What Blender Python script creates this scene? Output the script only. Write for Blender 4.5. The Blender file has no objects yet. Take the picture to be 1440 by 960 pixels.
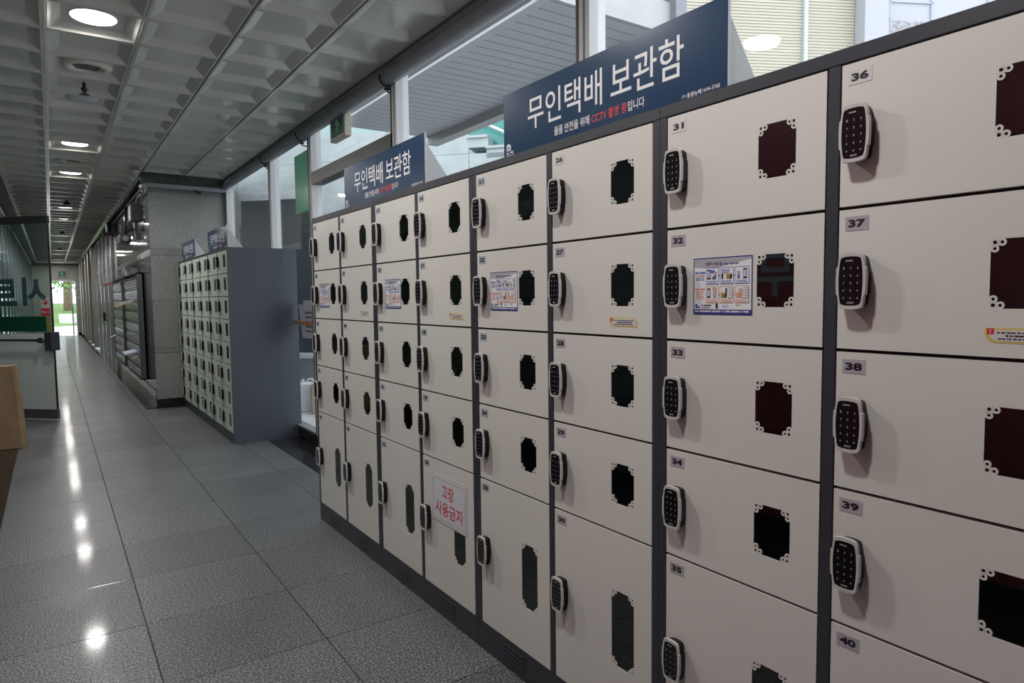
import bpy, bmesh, math, random
from mathutils import Vector, Matrix
random.seed(7)
SC = bpy.context.scene
COL = SC.collection
PI = math.pi

# ------------------------------------------------------------------ camera
cam_d = bpy.data.cameras.new('camera'); cam_d.sensor_width = 36.0
cam_d.lens = 944.62 / 1440.0 * 36.0
cam_d.clip_start = 0.02; cam_d.clip_end = 400
cam = bpy.data.objects.new('camera', cam_d); COL.objects.link(cam)
yaw, pitch, roll = 0.599563, 0.066341, -0.011767
fw = Vector((math.sin(yaw)*math.cos(pitch), math.cos(yaw)*math.cos(pitch), -math.sin(pitch)))
rt = Vector((math.cos(yaw), -math.sin(yaw), 0)); up = rt.cross(fw)
r2 = rt*math.cos(roll) + up*math.sin(roll); u2 = -rt*math.sin(roll) + up*math.cos(roll)
M = Matrix((r2, u2, -fw)).transposed().to_4x4(); M.translation = Vector((0, 0, 1.4))
cam.matrix_world = M
SC.camera = cam

# ------------------------------------------------------------------ world, exposure
SC.view_settings.view_transform = 'Standard'
SC.view_settings.look = 'None'
SC.view_settings.gamma = 1.0
SC.view_settings.exposure = 0.0
SC.view_settings.use_curve_mapping = False
w = bpy.data.worlds.new('overcast_sky'); SC.world = w; w.use_nodes = True
bgn = w.node_tree.nodes['Background']
bgn.inputs[0].default_value = (0.86, 0.94, 1.0, 1); bgn.inputs[1].default_value = 3.0
DOWNLIGHT_W = 24.5     # watts of each ceiling downlight
DOWNLIGHT_COL = (1.0, 0.97, 0.935)

# ------------------------------------------------------------------ materials
MATS = {}
def mat(name, color, rough=0.5, metal=0.0, spec=0.5, noise=None, bump=None, emit=None, coat=0.0, objrand=0.0, coatr=0.05):
    if name in MATS: return MATS[name]
    m = bpy.data.materials.new(name); m.use_nodes = True
    nt = m.node_tree; b = nt.nodes['Principled BSDF']
    b.inputs['Base Color'].default_value = (*color, 1); b.inputs['Roughness'].default_value = rough
    b.inputs['Metallic'].default_value = metal; b.inputs['Specular IOR Level'].default_value = spec
    b.inputs['Coat Weight'].default_value = coat; b.inputs['Coat Roughness'].default_value = coatr
    src = None
    geo = nt.nodes.new('ShaderNodeNewGeometry')
    if noise:                                    # (scale, amount, detail)
        n = nt.nodes.new('ShaderNodeTexNoise'); n.inputs['Scale'].default_value = noise[0]
        n.inputs['Detail'].default_value = noise[2] if len(noise) > 2 else 3
        nt.links.new(geo.outputs['Position'], n.inputs['Vector'])
        r = nt.nodes.new('ShaderNodeValToRGB'); a = noise[1]
        r.color_ramp.elements[0].position = 0.3; r.color_ramp.elements[1].position = 0.7
        r.color_ramp.elements[0].color = (*[max(0, c*(1-a)) for c in color], 1)
        r.color_ramp.elements[1].color = (*[min(1, c*(1+a)) for c in color], 1)
        nt.links.new(n.outputs['Fac'], r.inputs['Fac']); src = r.outputs['Color']
    if objrand:
        oi = nt.nodes.new('ShaderNodeObjectInfo'); mr = nt.nodes.new('ShaderNodeMapRange')
        mr.inputs['To Min'].default_value = 1-objrand; mr.inputs['To Max'].default_value = 1+objrand
        nt.links.new(oi.outputs['Random'], mr.inputs['Value'])
        h = nt.nodes.new('ShaderNodeHueSaturation'); nt.links.new(mr.outputs['Result'], h.inputs['Value'])
        if src: nt.links.new(src, h.inputs['Color'])
        else: h.inputs['Color'].default_value = (*color, 1)
        src = h.outputs['Color']
    if src: nt.links.new(src, b.inputs['Base Color'])
    if bump:                                     # (scale, strength)
        n2 = nt.nodes.new('ShaderNodeTexNoise'); n2.inputs['Scale'].default_value = bump[0]
        nt.links.new(geo.outputs['Position'], n2.inputs['Vector'])
        bp = nt.nodes.new('ShaderNodeBump'); bp.inputs['Strength'].default_value = bump[1]; bp.inputs['Distance'].default_value = 0.01
        nt.links.new(n2.outputs['Fac'], bp.inputs['Height']); nt.links.new(bp.outputs['Normal'], b.inputs['Normal'])
    if emit:
        b.inputs['Emission Color'].default_value = (*emit[0], 1); b.inputs['Emission Strength'].default_value = emit[1]
    MATS[name] = m
    return m

def granite(name, dark, mid, light, scale, rough, objrand=0.05, spec=0.5, coat=0.0, coatr=0.05):
    m = bpy.data.materials.new(name); m.use_nodes = True
    nt = m.node_tree; b = nt.nodes['Principled BSDF']; L = nt.links
    geo = nt.nodes.new('ShaderNodeNewGeometry')
    v = nt.nodes.new('ShaderNodeTexNoise'); v.inputs['Scale'].default_value = scale; v.inputs['Detail'].default_value = 2; v.inputs['Roughness'].default_value = 0.7
    L.new(geo.outputs['Position'], v.inputs['Vector'])
    r = nt.nodes.new('ShaderNodeValToRGB'); e = r.color_ramp.elements
    e[0].position = 0.36; e[0].color = (*dark, 1); e[1].position = 0.66; e[1].color = (*light, 1)
    k = e.new(0.5); k.color = (*mid, 1)
    L.new(v.outputs['Fac'], r.inputs['Fac'])
    n = nt.nodes.new('ShaderNodeTexNoise'); n.inputs['Scale'].default_value = 2.2; n.inputs['Detail'].default_value = 4
    L.new(geo.outputs['Position'], n.inputs['Vector'])
    mr = nt.nodes.new('ShaderNodeMapRange'); mr.inputs['To Min'].default_value = 0.82; mr.inputs['To Max'].default_value = 1.2
    L.new(n.outputs['Fac'], mr.inputs['Value'])
    oi = nt.nodes.new('ShaderNodeObjectInfo'); m2 = nt.nodes.new('ShaderNodeMapRange')
    m2.inputs['To Min'].default_value = 1-objrand; m2.inputs['To Max'].default_value = 1+objrand
    L.new(oi.outputs['Random'], m2.inputs['Value'])
    mu = nt.nodes.new('ShaderNodeMath'); mu.operation = 'MULTIPLY'
    L.new(mr.outputs['Result'], mu.inputs[0]); L.new(m2.outputs['Result'], mu.inputs[1])
    h = nt.nodes.new('ShaderNodeHueSaturation'); L.new(r.outputs['Color'], h.inputs['Color']); L.new(mu.outputs[0], h.inputs['Value'])
    L.new(h.outputs['Color'], b.inputs['Base Color'])
    r3 = nt.nodes.new('ShaderNodeMapRange'); r3.inputs['To Min'].default_value = rough*0.75; r3.inputs['To Max'].default_value = rough*1.3
    L.new(n.outputs['Fac'], r3.inputs['Value']); L.new(r3.outputs['Result'], b.inputs['Roughness'])
    b.inputs['Specular IOR Level'].default_value = spec
    b.inputs['Coat Weight'].default_value = coat; b.inputs['Coat Roughness'].default_value = coatr
    MATS[name] = m
    return m

def glass(name, tint, gloss_rough=0.0, ior=1.5, diffuse=None, dfac=0.0):
    m = bpy.data.materials.new(name); m.use_nodes = True
    nt = m.node_tree; nt.nodes.remove(nt.nodes['Principled BSDF']); L = nt.links
    out = nt.nodes['Material Output']
    t = nt.nodes.new('ShaderNodeBsdfTransparent'); t.inputs[0].default_value = (*tint, 1)
    g = nt.nodes.new('ShaderNodeBsdfGlossy'); g.inputs['Roughness'].default_value = gloss_rough
    lw = nt.nodes.new('ShaderNodeLayerWeight'); lw.inputs['Blend'].default_value = 0.5   # facing = 1-|cos|, same for both faces of a slab
    pw = nt.nodes.new('ShaderNodeMath'); pw.operation = 'POWER'; pw.inputs[1].default_value = 5; L.new(lw.outputs['Facing'], pw.inputs[0])
    f = nt.nodes.new('ShaderNodeMapRange'); r0 = ((ior-1)/(ior+1))**2; f.inputs['To Min'].default_value = r0; f.inputs['To Max'].default_value = 1.0
    L.new(pw.outputs[0], f.inputs['Value'])
    mx = nt.nodes.new('ShaderNodeMixShader'); L.new(f.outputs[0], mx.inputs[0])
    base = t.outputs[0]
    if diffuse:
        d = nt.nodes.new('ShaderNodeBsdfDiffuse'); d.inputs[0].default_value = (*diffuse, 1)
        tr = nt.nodes.new('ShaderNodeBsdfTranslucent'); tr.inputs[0].default_value = (*diffuse, 1)
        m1 = nt.nodes.new('ShaderNodeMixShader'); m1.inputs[0].default_value = 0.5; L.new(d.outputs[0], m1.inputs[1]); L.new(tr.outputs[0], m1.inputs[2])
        m2 = nt.nodes.new('ShaderNodeMixShader'); m2.inputs[0].default_value = dfac; L.new(t.outputs[0], m2.inputs[1]); L.new(m1.outputs[0], m2.inputs[2])
        base = m2.outputs[0]
    L.new(base, mx.inputs[1]); L.new(g.outputs[0], mx.inputs[2]); L.new(mx.outputs[0], out.inputs[0])
    MATS[name] = m
    return m

FLOOR = granite('polished_grey_granite', (0.018, 0.021, 0.024), (0.084, 0.09, 0.098), (0.30, 0.31, 0.325), 120, 0.42, 0.13, 0.4, 0.20, 0.085)
JOINT = mat('tile_joint', (0.03, 0.03, 0.032), 0.7)
BLACKGR = granite('black_granite', (0.008, 0.008, 0.009), (0.014, 0.014, 0.016), (0.03, 0.03, 0.034), 200, 0.1, 0.1)
COLGR = granite('grey_column_granite', (0.15, 0.155, 0.155), (0.29, 0.297, 0.29), (0.46, 0.465, 0.45), 75, 0.35, 0.06)
COLBAND = granite('smooth_grey_granite', (0.2, 0.205, 0.2), (0.26, 0.265, 0.26), (0.33, 0.335, 0.32), 150, 0.18, 0.04)
DARKWALL = granite('dark_polished_stone', (0.02, 0.028, 0.028), (0.04, 0.05, 0.05), (0.08, 0.095, 0.095), 110, 0.07, 0.25)
SIDEGR = granite('polished_side_granite', (0.05, 0.06, 0.06), (0.085, 0.1, 0.1), (0.14, 0.155, 0.155), 120, 0.08, 0.15)
MAROON = mat('maroon_panel', (0.12, 0.024, 0.032), 0.45, noise=(3, 0.15))
CEIL = mat('cream_metal_ceiling', (0.63, 0.62, 0.56), 0.28, spec=0.6, coat=0.7, coatr=0.09, objrand=0.03)
CEILGAP = mat('ceiling_joint', (0.06, 0.06, 0.058), 0.5)
CHROME = mat('stainless', (0.62, 0.63, 0.64), 0.16, metal=1.0)
ALU = mat('pale_aluminium', (0.55, 0.56, 0.57), 0.3, metal=0.6)
ALUW = mat('white_aluminium', (0.66, 0.66, 0.67), 0.4)
DARKALU = mat('dark_aluminium', (0.10, 0.105, 0.10), 0.4)
PIPEM = mat('grey_pipe', (0.36, 0.375, 0.40), 0.4, noise=(6, 0.12))
BLACKM = mat('black_metal', (0.02, 0.021, 0.022), 0.4)
FRAME = mat('charcoal_blue_steel', (0.033, 0.036, 0.047), 0.42, noise=(2.5, 0.06))
SIDEM = mat('slate_blue_steel', (0.056, 0.066, 0.085), 0.42, noise=(1.2, 0.08))
INNER = mat('dark_locker_inside', (0.045, 0.046, 0.05), 0.6)
CREAM = mat('cream_painted_steel', (0.66, 0.65, 0.61), 0.38, noise=(1.6, 0.03), bump=(1.3, 0.02))
GREENCREAM = mat('pale_green_cream_steel', (0.57, 0.655, 0.57), 0.38, noise=(1.6, 0.03))
PANE = glass('tinted_acrylic', (0.34, 0.35, 0.36), 0.03, ior=2.1)
PADBLK = mat('black_plastic', (0.007, 0.007, 0.008), 0.4, spec=0.25)
PADFACE = mat('black_gloss_key_panel', (0.008, 0.007, 0.009), 0.12)
SILVER = mat('silver_plastic', (0.66, 0.65, 0.65), 0.28, metal=0.25)
KEYW = mat('key_legend_grey', (0.26, 0.26, 0.28), 0.5)
LABBG = mat('label_lilac', (0.40, 0.38, 0.42), 0.5)
LABWH = mat('label_white', (0.62, 0.60, 0.60), 0.5)
LABBL = mat('label_pale_blue', (0.36, 0.42, 0.47), 0.5)
INK = mat('dark_ink', (0.016, 0.012, 0.02), 0.5)
WHITEP = mat('white_print', (0.76, 0.77, 0.79), 0.45)
REDP = mat('red_print', (0.62, 0.035, 0.045), 0.45)
SIGNB = mat('navy_sign_print', (0.012, 0.043, 0.105), 0.22, noise=(5, 0.08))
BOARDEDGE = mat('white_board_edge', (0.62, 0.6, 0.6), 0.5)
GUSSET = mat('pale_grey_board', (0.55, 0.55, 0.56), 0.5)
NAVY = mat('navy_print', (0.03, 0.04, 0.22), 0.45)
BLUEP = mat('blue_print', (0.08, 0.15, 0.5), 0.45)
LBLUE = mat('light_blue_print', (0.45, 0.55, 0.72), 0.45)
ORANGEP = mat('orange_print', (0.72, 0.27, 0.14), 0.45)
SKIN = mat('skin_print', (0.7, 0.42, 0.3), 0.5)
BROWNP = mat('brown_print', (0.3, 0.2, 0.06), 0.5)
PAPER = mat('white_paper', (0.66, 0.65, 0.69), 0.4)
GREYL = mat('grey_line', (0.2, 0.2, 0.22), 0.5)
YELLOW = mat('yellow_sticker', (0.62, 0.5, 0.10), 0.45)
GREENP = mat('green_exit_print', (0.012, 0.12, 0.085), 0.4)
EXITW = mat('exit_white_print', (0.3, 0.5, 0.42), 0.4)
EXITC = mat('cream_plastic', (0.55, 0.52, 0.42), 0.45)
CARD = mat('brown_cardboard', (0.30, 0.19, 0.105), 0.75, noise=(9, 0.12))
TAPE = mat('parcel_tape', (0.36, 0.25, 0.14), 0.3)
GLASS = glass('clear_glass', (0.965, 0.975, 0.975))
DOORGLASS = glass('door_glass', (0.8, 0.9, 0.9))
TEALGLASS = glass('teal_balustrade_glass', (0.45, 0.78, 0.76), diffuse=(0.3, 0.6, 0.58), dfac=0.3)
GREENFILM = glass('green_film', (0.25, 0.55, 0.40), 0.2, diffuse=(0.30, 0.58, 0.44), dfac=0.8)
FROST = glass('frosted_white_film', (0.5, 0.52, 0.5), 0.3, diffuse=(0.92, 0.94, 0.92), dfac=0.97)
STICKERTEAL = mat('dark_teal_vinyl', (0.05, 0.09, 0.10), 0.5)
DARKGREEN = mat('dark_green_vinyl', (0.005, 0.075, 0.042), 0.4)
STONEW = mat('pale_blue_stone', (0.50, 0.535, 0.545), 0.5, noise=(5, 0.10, 5), objrand=0.03)
STONEWARM = mat('pale_grey_stone', (0.45, 0.44, 0.43), 0.5, noise=(7, 0.06, 5), objrand=0.03)
SLAT = mat('grey_soffit_slat', (0.50, 0.50, 0.545), 0.45)
FASCIA = mat('pale_fascia', (0.54, 0.53, 0.55), 0.5)
BLIND = mat('cream_blind_slat', (0.50, 0.455, 0.365), 0.5)
WALLW = mat('white_wall', (0.45, 0.44, 0.485), 0.5)
LTILE = mat('white_floor_tile', (0.84, 0.84, 0.86), 0.3, objrand=0.06)
BEIGE = mat('beige_stone', (0.42, 0.41, 0.36), 0.4, noise=(4, 0.05), objrand=0.03)
PLASTICBAG = mat('white_plastic', (0.88, 0.89, 0.93), 0.35, bump=(25, 0.3))
DARKSLAB = mat('dark_grey_green', (0.04, 0.05, 0.056), 0.35)
ORTAPE = mat('orange_tape', (0.72, 0.36, 0.22), 0.45)
CONC = mat('pale_concrete', (0.6, 0.6, 0.58), 0.8, noise=(1.5, 0.06))
GRASS = mat('lawn_green', (0.12, 0.21, 0.05), 0.8, noise=(8, 0.3))
BARK = mat('bark', (0.22, 0.16, 0.12), 0.9, noise=(6, 0.25))
LEAF = mat('leaf_green', (0.14, 0.32, 0.06), 0.6, noise=(3, 0.4))
EMIT = mat('lamp_glow', (1, 1, 1), 0.5, emit=((1.0, 0.97, 0.95), 10.0))
WARMLAMP = mat('warm_lamp_glow', (1, 0.8, 0.5), 0.5, emit=((1.0, 0.72, 0.4), 3.0))
GRILLE = mat('grey_grille', (0.2, 0.2, 0.195), 0.5)
SPKW = mat('off_white_plastic', (0.74, 0.70, 0.62), 0.45)
BRASS = mat('dark_bronze', (0.03, 0.03, 0.035), 0.35)

# ------------------------------------------------------------------ mesh builder
TXT = {}
def text2d(body, bold=0.0):
    k = (body, bold)
    if k in TXT: return TXT[k]
    c = bpy.data.curves.new('lettering', 'FONT'); c.body = body; c.offset = bold; c.resolution_u = 3
    o = bpy.data.objects.new('lettering', c); COL.objects.link(o)
    dg = bpy.context.evaluated_depsgraph_get()
    m = bpy.data.meshes.new_from_object(o.evaluated_get(dg))
    vs = [(v.co.x, v.co.y) for v in m.vertices]; fs = [list(p.vertices) for p in m.polygons]
    bpy.data.objects.remove(o); bpy.data.curves.remove(c); bpy.data.meshes.remove(m)
    x0 = min(v[0] for v in vs); x1 = max(v[0] for v in vs); y0 = min(v[1] for v in vs); y1 = max(v[1] for v in vs)
    vs = [((x-x0)/(x1-x0), (y-y0)/(y1-y0)) for x, y in vs]
    TXT[k] = (vs, fs, (x1-x0)/(y1-y0))
    return TXT[k]

class MB:
    def __init__(s): s.v = []; s.f = []; s.m = []
    def add(s, vs, fs, m=0):
        o = len(s.v); s.v += [tuple(v) for v in vs]
        for f in fs: s.f.append([i+o for i in f]); s.m.append(m)
        return s
    def box(s, x0, x1, y0, y1, z0, z1, m=0):
        v = [(x0,y0,z0),(x1,y0,z0),(x1,y1,z0),(x0,y1,z0),(x0,y0,z1),(x1,y0,z1),(x1,y1,z1),(x0,y1,z1)]
        return s.add(v, [(0,3,2,1),(4,5,6,7),(0,1,5,4),(1,2,6,5),(2,3,7,6),(3,0,4,7)], m)
    def rect(s, x0, x1, z0, z1, y=0.0, m=0):       # flat print facing -Y
        return s.add([(x0,y,z0),(x1,y,z0),(x1,y,z1),(x0,y,z1)], [(0,1,2,3)], m)
    def border(s, x0, x1, z0, z1, t, y=0.0, m=0):
        s.rect(x0,x1,z0,z0+t,y,m); s.rect(x0,x1,z1-t,z1,y,m); s.rect(x0,x0+t,z0+t,z1-t,y,m); s.rect(x1-t,x1,z0+t,z1-t,y,m)
        return s
    def disc(s, x, z, r, y=0.0, m=0, n=12, rz=None):
        rz = rz or r
        return s.add([(x+r*math.cos(2*PI*i/n), y, z+rz*math.sin(2*PI*i/n)) for i in range(n)], [list(range(n))], m)
    def prism(s, pts, y0, y1, m=0):                # outline (x,z) counter-clockwise seen from -Y
        n = len(pts); v = [(x,y0,z) for x,z in pts] + [(x,y1,z) for x,z in pts]
        f = [list(range(n)), list(range(2*n-1, n-1, -1))] + [(i, i+n, (i+1)%n+n, (i+1)%n) for i in range(n)]
        return s.add(v, f, m)
    def ring(s, outer, inner, y0, y1, m=0):        # same point count, raised ring
        n = len(outer); v = [(x,y0,z) for x,z in outer]+[(x,y0,z) for x,z in inner]+[(x,y1,z) for x,z in outer]+[(x,y1,z) for x,z in inner]
        f = []
        for i in range(n):
            j = (i+1) % n
            f += [(i,j,n+j,n+i), (i,2*n+i,2*n+j,j), (n+i,n+j,3*n+j,3*n+i)]
        return s.add(v, f, m)
    def tube(s, pts, r, n=8, m=0, cap=True):
        pts = [Vector(p) for p in pts]; rings = []
        for i, p in enumerate(pts):
            d = (pts[min(i+1, len(pts)-1)] - pts[max(i-1, 0)]).normalized()
            a = d.cross(Vector((0,0,1)) if abs(d.z) < 0.9 else Vector((1,0,0))).normalized(); b = d.cross(a)
            rr = r[i] if isinstance(r, (list, tuple)) else r
            rings.append([p + a*rr*math.cos(2*PI*k/n) + b*rr*math.sin(2*PI*k/n) for k in range(n)])
        v = [q for rg in rings for q in rg]; f = []
        for i in range(len(pts)-1):
            for k in range(n): f.append((i*n+k, i*n+(k+1)%n, (i+1)*n+(k+1)%n, (i+1)*n+k))
        if cap: f += [list(range(n))[::-1], [(len(pts)-1)*n+k for k in range(n)]]
        return s.add(v, f, m)
    def lathe(s, prof, n=24, m=0, axis_z=True):    # prof (r,z)
        v = []; f = []
        for r, z in prof:
            for k in range(n): v.append((r*math.cos(2*PI*k/n), r*math.sin(2*PI*k/n), z))
        for i in range(len(prof)-1):
            for k in range(n): f.append((i*n+k, i*n+(k+1)%n, (i+1)*n+(k+1)%n, (i+1)*n+k))
        return s.add(v, f, m)
    def text(s, body, x0, x1, z0, z1, y=0.0, m=0, bold=0.0, mirror=False):
        vs, fs, _ = text2d(body, bold)
        return s.add([((x1-(x1-x0)*a) if mirror else (x0+(x1-x0)*a), y, z0+(z1-z0)*b) for a, b in vs], fs, m)
    def mesh(s, name, mats, smooth=False):
        me = bpy.data.meshes.new(name); me.from_pydata(s.v, [], s.f)
        for q in (mats if isinstance(mats, (list, tuple)) else [mats]): me.materials.append(q)
        me.polygons.foreach_set('material_index', s.m)
        if smooth: me.polygons.foreach_set('use_smooth', [True]*len(s.f))
        me.update(); return me
    def build(s, name, mats, parent=None, loc=(0,0,0), rotz=0, smooth=False, bevel=0, seg=2):
        return place(name, s.mesh(name, mats, smooth), parent, loc, rotz, bevel, seg)

def place(name, me, parent=None, loc=(0,0,0), rotz=0, bevel=0, seg=2):
    o = bpy.data.objects.new(name, me); COL.objects.link(o)
    o.location = loc; o.rotation_euler = (0,0,rotz)
    if parent: o.parent = parent
    if bevel:
        b = o.modifiers.new('bevel', 'BEVEL'); b.width = bevel; b.segments = seg; b.limit_method = 'ANGLE'
    return o
def thing(name, label, cat, loc=(0,0,0), rotz=0, group=None):
    o = bpy.data.objects.new(name, None); COL.objects.link(o); o.empty_display_size = 0.1
    o.location = loc; o.rotation_euler = (0,0,rotz)
    return tag(o, label, cat, group)
def tag(o, label, cat, group=None):
    o['label'] = label; o['category'] = cat
    if group: o['group'] = group
    return o
def struct(o, label=None, cat=None):
    o['kind'] = 'structure'
    if label: o['label'] = label
    if cat: o['category'] = cat
    return o
def sempty(name, label, cat, loc=(0,0,0), rotz=0):
    o = bpy.data.objects.new(name, None); COL.objects.link(o); o.location = loc; o.rotation_euler = (0,0,rotz)
    return struct(o, label, cat)
def stuff(o): o['kind'] = 'stuff'; return o

FACE_L = -PI/2          # local front (-Y) turned to world -X
H = 2.98                # ceiling height
GX = 2.05               # storefront glass plane
CY = 9.80               # granite column front
XL = -0.62              # left wall
XR = 1.08               # right wall of the far corridor
YE = 33.6               # end wall

# ================================================================== FLOOR
fx = [-0.328, 0.2745, 0.875, 1.4775, 1.715]
fy0, fp = 2.663, 0.5795
floor = struct(MB().box(-0.8, 2.2, -4.2, CY+1, -0.12, -0.006).box(-0.8, 1.4, CY+1, YE+0.2, -0.12, -0.006).build('floor', JOINT),
               'polished dark grey granite tile floor running down the corridor', 'floor')
def tile_mesh(wd, dp):
    g = 0.0018; a = MB(); b = 0.0015
    x0, x1, y0, y1 = g, wd-g, g, dp-g
    a.add([(x0,y0,-.006),(x1,y0,-.006),(x1,y1,-.006),(x0,y1,-.006),(x0,y0,-b),(x1,y0,-b),(x1,y1,-b),(x0,y1,-b),(x0+b,y0+b,0),(x1-b,y0+b,0),(x1-b,y1-b,0),(x0+b,y1-b,0)],
          [(0,1,5,4),(1,2,6,5),(2,3,7,6),(3,0,4,7),(4,5,9,8),(5,6,10,9),(6,7,11,10),(7,4,8,11),(8,9,10,11)])
    return a
tm = [tile_mesh(fx[i+1]-fx[i], fp).mesh('floor_tile', FLOOR) for i in range(4)]
rest = MB()
k0 = -3
for k in range(-12, 54):
    y = fy0 + k*fp
    for i in range(4):
        if y + fp > CY - 0.05 and i >= 2: continue
        if y + fp > YE: continue
        if -3 <= k <= 12:
            place('floor_tile', tm[i], floor, (fx[i], y, 0))
        else:
            t = tile_mesh(fx[i+1]-fx[i], fp); rest.add([(a+fx[i], b+y, c) for a, b, c in t.v], t.f)
yl = fy0 + 12*fp
for i in (2, 3): tile_mesh(fx[i+1]-fx[i], CY-.002-yl).build('floor_tile', FLOOR, floor, (fx[i], yl, 0))
stuff(rest.build('distant_floor_tiles', FLOOR, floor))
# black granite borders
bb = 1.2
for k in range(-4, 12):
    y0 = k*bb - 0.3
    y1 = min(y0+bb, CY)
    if y1 <= y0: continue
    MB().box(1.7165, 2.0, y0+.001, y1-.001, -.006, 0.0).build('border_slab', BLACKGR, floor)
for k in range(-4, 28):
    y0 = k*bb - 0.3; y1 = min(y0+bb, YE)
    MB().box(XL, -0.3295, y0+.001, y1-.001, -.006, 0.0).build('border_slab', BLACKGR, floor)
for k in range(0, 20):
    y0 = CY + 0.06 + k*bb; y1 = min(y0+bb, YE)
    if y1 > y0: MB().box(0.955, XR, y0+.001, y1-.001, -.006, 0.0015).build('border_slab', BLACKGR, floor)
MB().box(0.8765, 0.9535, CY, YE, -.006, 0.0).build('border_slab', FLOOR, floor)

# ================================================================== CEILING
cx = [-0.4383, 0.037, 0.5123, 0.9876, 1.4629, 1.9382]
cp, cy0 = 0.4621, 4.3529
ceiling = struct(MB().box(-0.9, 2.05, -4.2, CY, H+.09, H+.2).box(-0.9, 1.2, CY, YE+.2, H+.09, H+.2).build('ceiling', CEILGAP),
                 'grid ceiling of square recessed cream metal panels', 'ceiling')
def panel_mesh():
    a = MB(); g = 0.0022; W, D = cx[1]-cx[0], cp
    def rc(i, z): return [(g+i, g+i, z), (W-g-i, g+i, z), (W-g-i, D-g-i, z), (g+i, D-g-i, z)]
    v = rc(0, .02) + rc(0, 0) + rc(.016, 0) + rc(.078, .036)
    f = []
    for r in range(3):
        for q in range(4):
            f.append((r*4+q, r*4+(q+1)%4, (r+1)*4+(q+1)%4, (r+1)*4+q))
    f.append((15, 14, 13, 12))
    f = [tuple(reversed(t)) if i < 12 else t for i, t in enumerate(f)]
    return a.add(v, f)
pm = panel_mesh(); pmm = pm.mesh('ceiling_panel', CEIL)
rest = MB()
for k in range(-18, 63):
    y = cy0 + k*cp
    for i in range(5):
        if i >= 3 and y + cp > 9.62: continue
        if y + cp > YE: continue
        if -5 <= k <= 18: place('ceiling_panel', pmm, ceiling, (cx[i], y, H))
        else: rest.add([(a+cx[i], b+y, c+H) for a, b, c in pm.v], pm.f)
stuff(rest.build('distant_ceiling_panels', CEIL, ceiling))
# T-bars along the corridor, seen as paired thin lines
for i, xx in enumerate(cx):
    y1 = YE if i <= 3 else 9.6
    MB().box(xx-.0045, xx+.0045, -4, y1, H-.003, H+.012).build('runner_bar', ALU if i < 3 else DARKALU, ceiling)
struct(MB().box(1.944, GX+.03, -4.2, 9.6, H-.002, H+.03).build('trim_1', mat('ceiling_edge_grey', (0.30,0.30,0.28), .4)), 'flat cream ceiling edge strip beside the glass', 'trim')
struct(MB().box(XL-.1, -0.4435, -4.2, YE, H+.03, H+.06).box(XL-.1, XL+.02, -4.2, YE, H-.10, H+.03, 1).build('trim_2', [BLACKM, ALUW]), 'dark cove with pale cornice strip above the left wall', 'trim')
struct(MB().box(.993, XR+.1, 9.66, YE, H+.02, H+.05).box(.988, 1.0, 9.66, YE, H-.02, H+.02, 1).box(1.045, 1.06, 9.9, YE, H-.085, H-.065, 1).build('trim_3', [BLACKM, CHROME]), 'dark cove with chrome strips above the right corridor wall', 'trim')

# ================================================================== DOWNLIGHTS etc.
def ceiling_light(y, label, power=1.0):
    t = thing('ceiling_light', label, 'light', (0.2747, y, H), group='round ceiling downlights')
    MB().lathe([(.112,.036),(.122,.030),(.125,.036)], 28).build('rim', ALUW, t, smooth=True)
    MB().lathe([(0.0,.030),(.112,.030)][::-1], 28).build('diffuser', EMIT, t)
    ld = bpy.data.lights.new('downlight_bulb', 'AREA'); ld.shape = 'DISK'; ld.size = 0.2; ld.energy = DOWNLIGHT_W*power; ld.color = DOWNLIGHT_COL
    lo = bpy.data.objects.new('downlight_bulb', ld); COL.objects.link(lo); lo.parent = t; lo.location = (0, 0, 0.012)
    return t
def rowy(k): return cy0 + (k+.5)*cp
ceiling_light(rowy(-8), 'round white downlight just behind the viewpoint')
ceiling_light(rowy(-4), 'round white downlight overhead, mirrored in the glass above door 31')
ceiling_light(rowy(0), 'largest round glowing downlight in a square panel at the upper left')
ceiling_light(rowy(8), 'second largest glowing downlight, beyond the pale round cover')
ceiling_light(rowy(12), 'third glowing downlight, just beyond the grey round vent')
for k in (20, 24, 32, 36, 44, 48, 56, 60):
    ceiling_light(rowy(k), 'small glowing downlight far down the corridor ceiling', 0.65)
def round_vent(y, label):
    t = thing('ceiling_vent', label, 'vent', (0.2747, y, H))
    MB().lathe([(.152,.040),(.150,.022),(.138,.008),(.105,.006),(.085,.026)], 28).build('rim', SPKW, t, smooth=True)
    g = MB().lathe([(0.0,.026),(.088,.026)][::-1], 28)
    for k in range(-3, 4): g.box(-.07, .07, k*.022-.004, k*.022+.004, .020, .026)
    g.build('grille', GRILLE, t)
round_vent(rowy(2), 'round cream ceiling speaker with grey grille behind the largest downlight')
round_vent(rowy(10), 'round grey ceiling vent between second and third downlights')
t = tag(MB().lathe([(0.0,.026),(.10,.026),(.112,.034),(.115,.042)][::-1], 28).build('ceiling_cover', mat('pale_cover', (0.66,0.68,0.70), .3), None, (0.2747, rowy(4), H), smooth=True),
        'flat pale grey round cover on the ceiling beyond the sprinkler', 'cover')
t = thing('sprinkler', 'small dark sprinkler head hanging from the ceiling at upper left', 'sprinkler', (0.2747, rowy(3), H))
MB().lathe([(.012,.042),(.012,.0),(.022,-.004),(.022,-.02),(.012,-.03),(.006,-.05)], 14).build('body', BRASS, t, smooth=True)
MB().lathe([(0,-.045),(.034,-.048),(.034,-.052),(0,-.052)], 16).build('deflector', BRASS, t)
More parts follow.
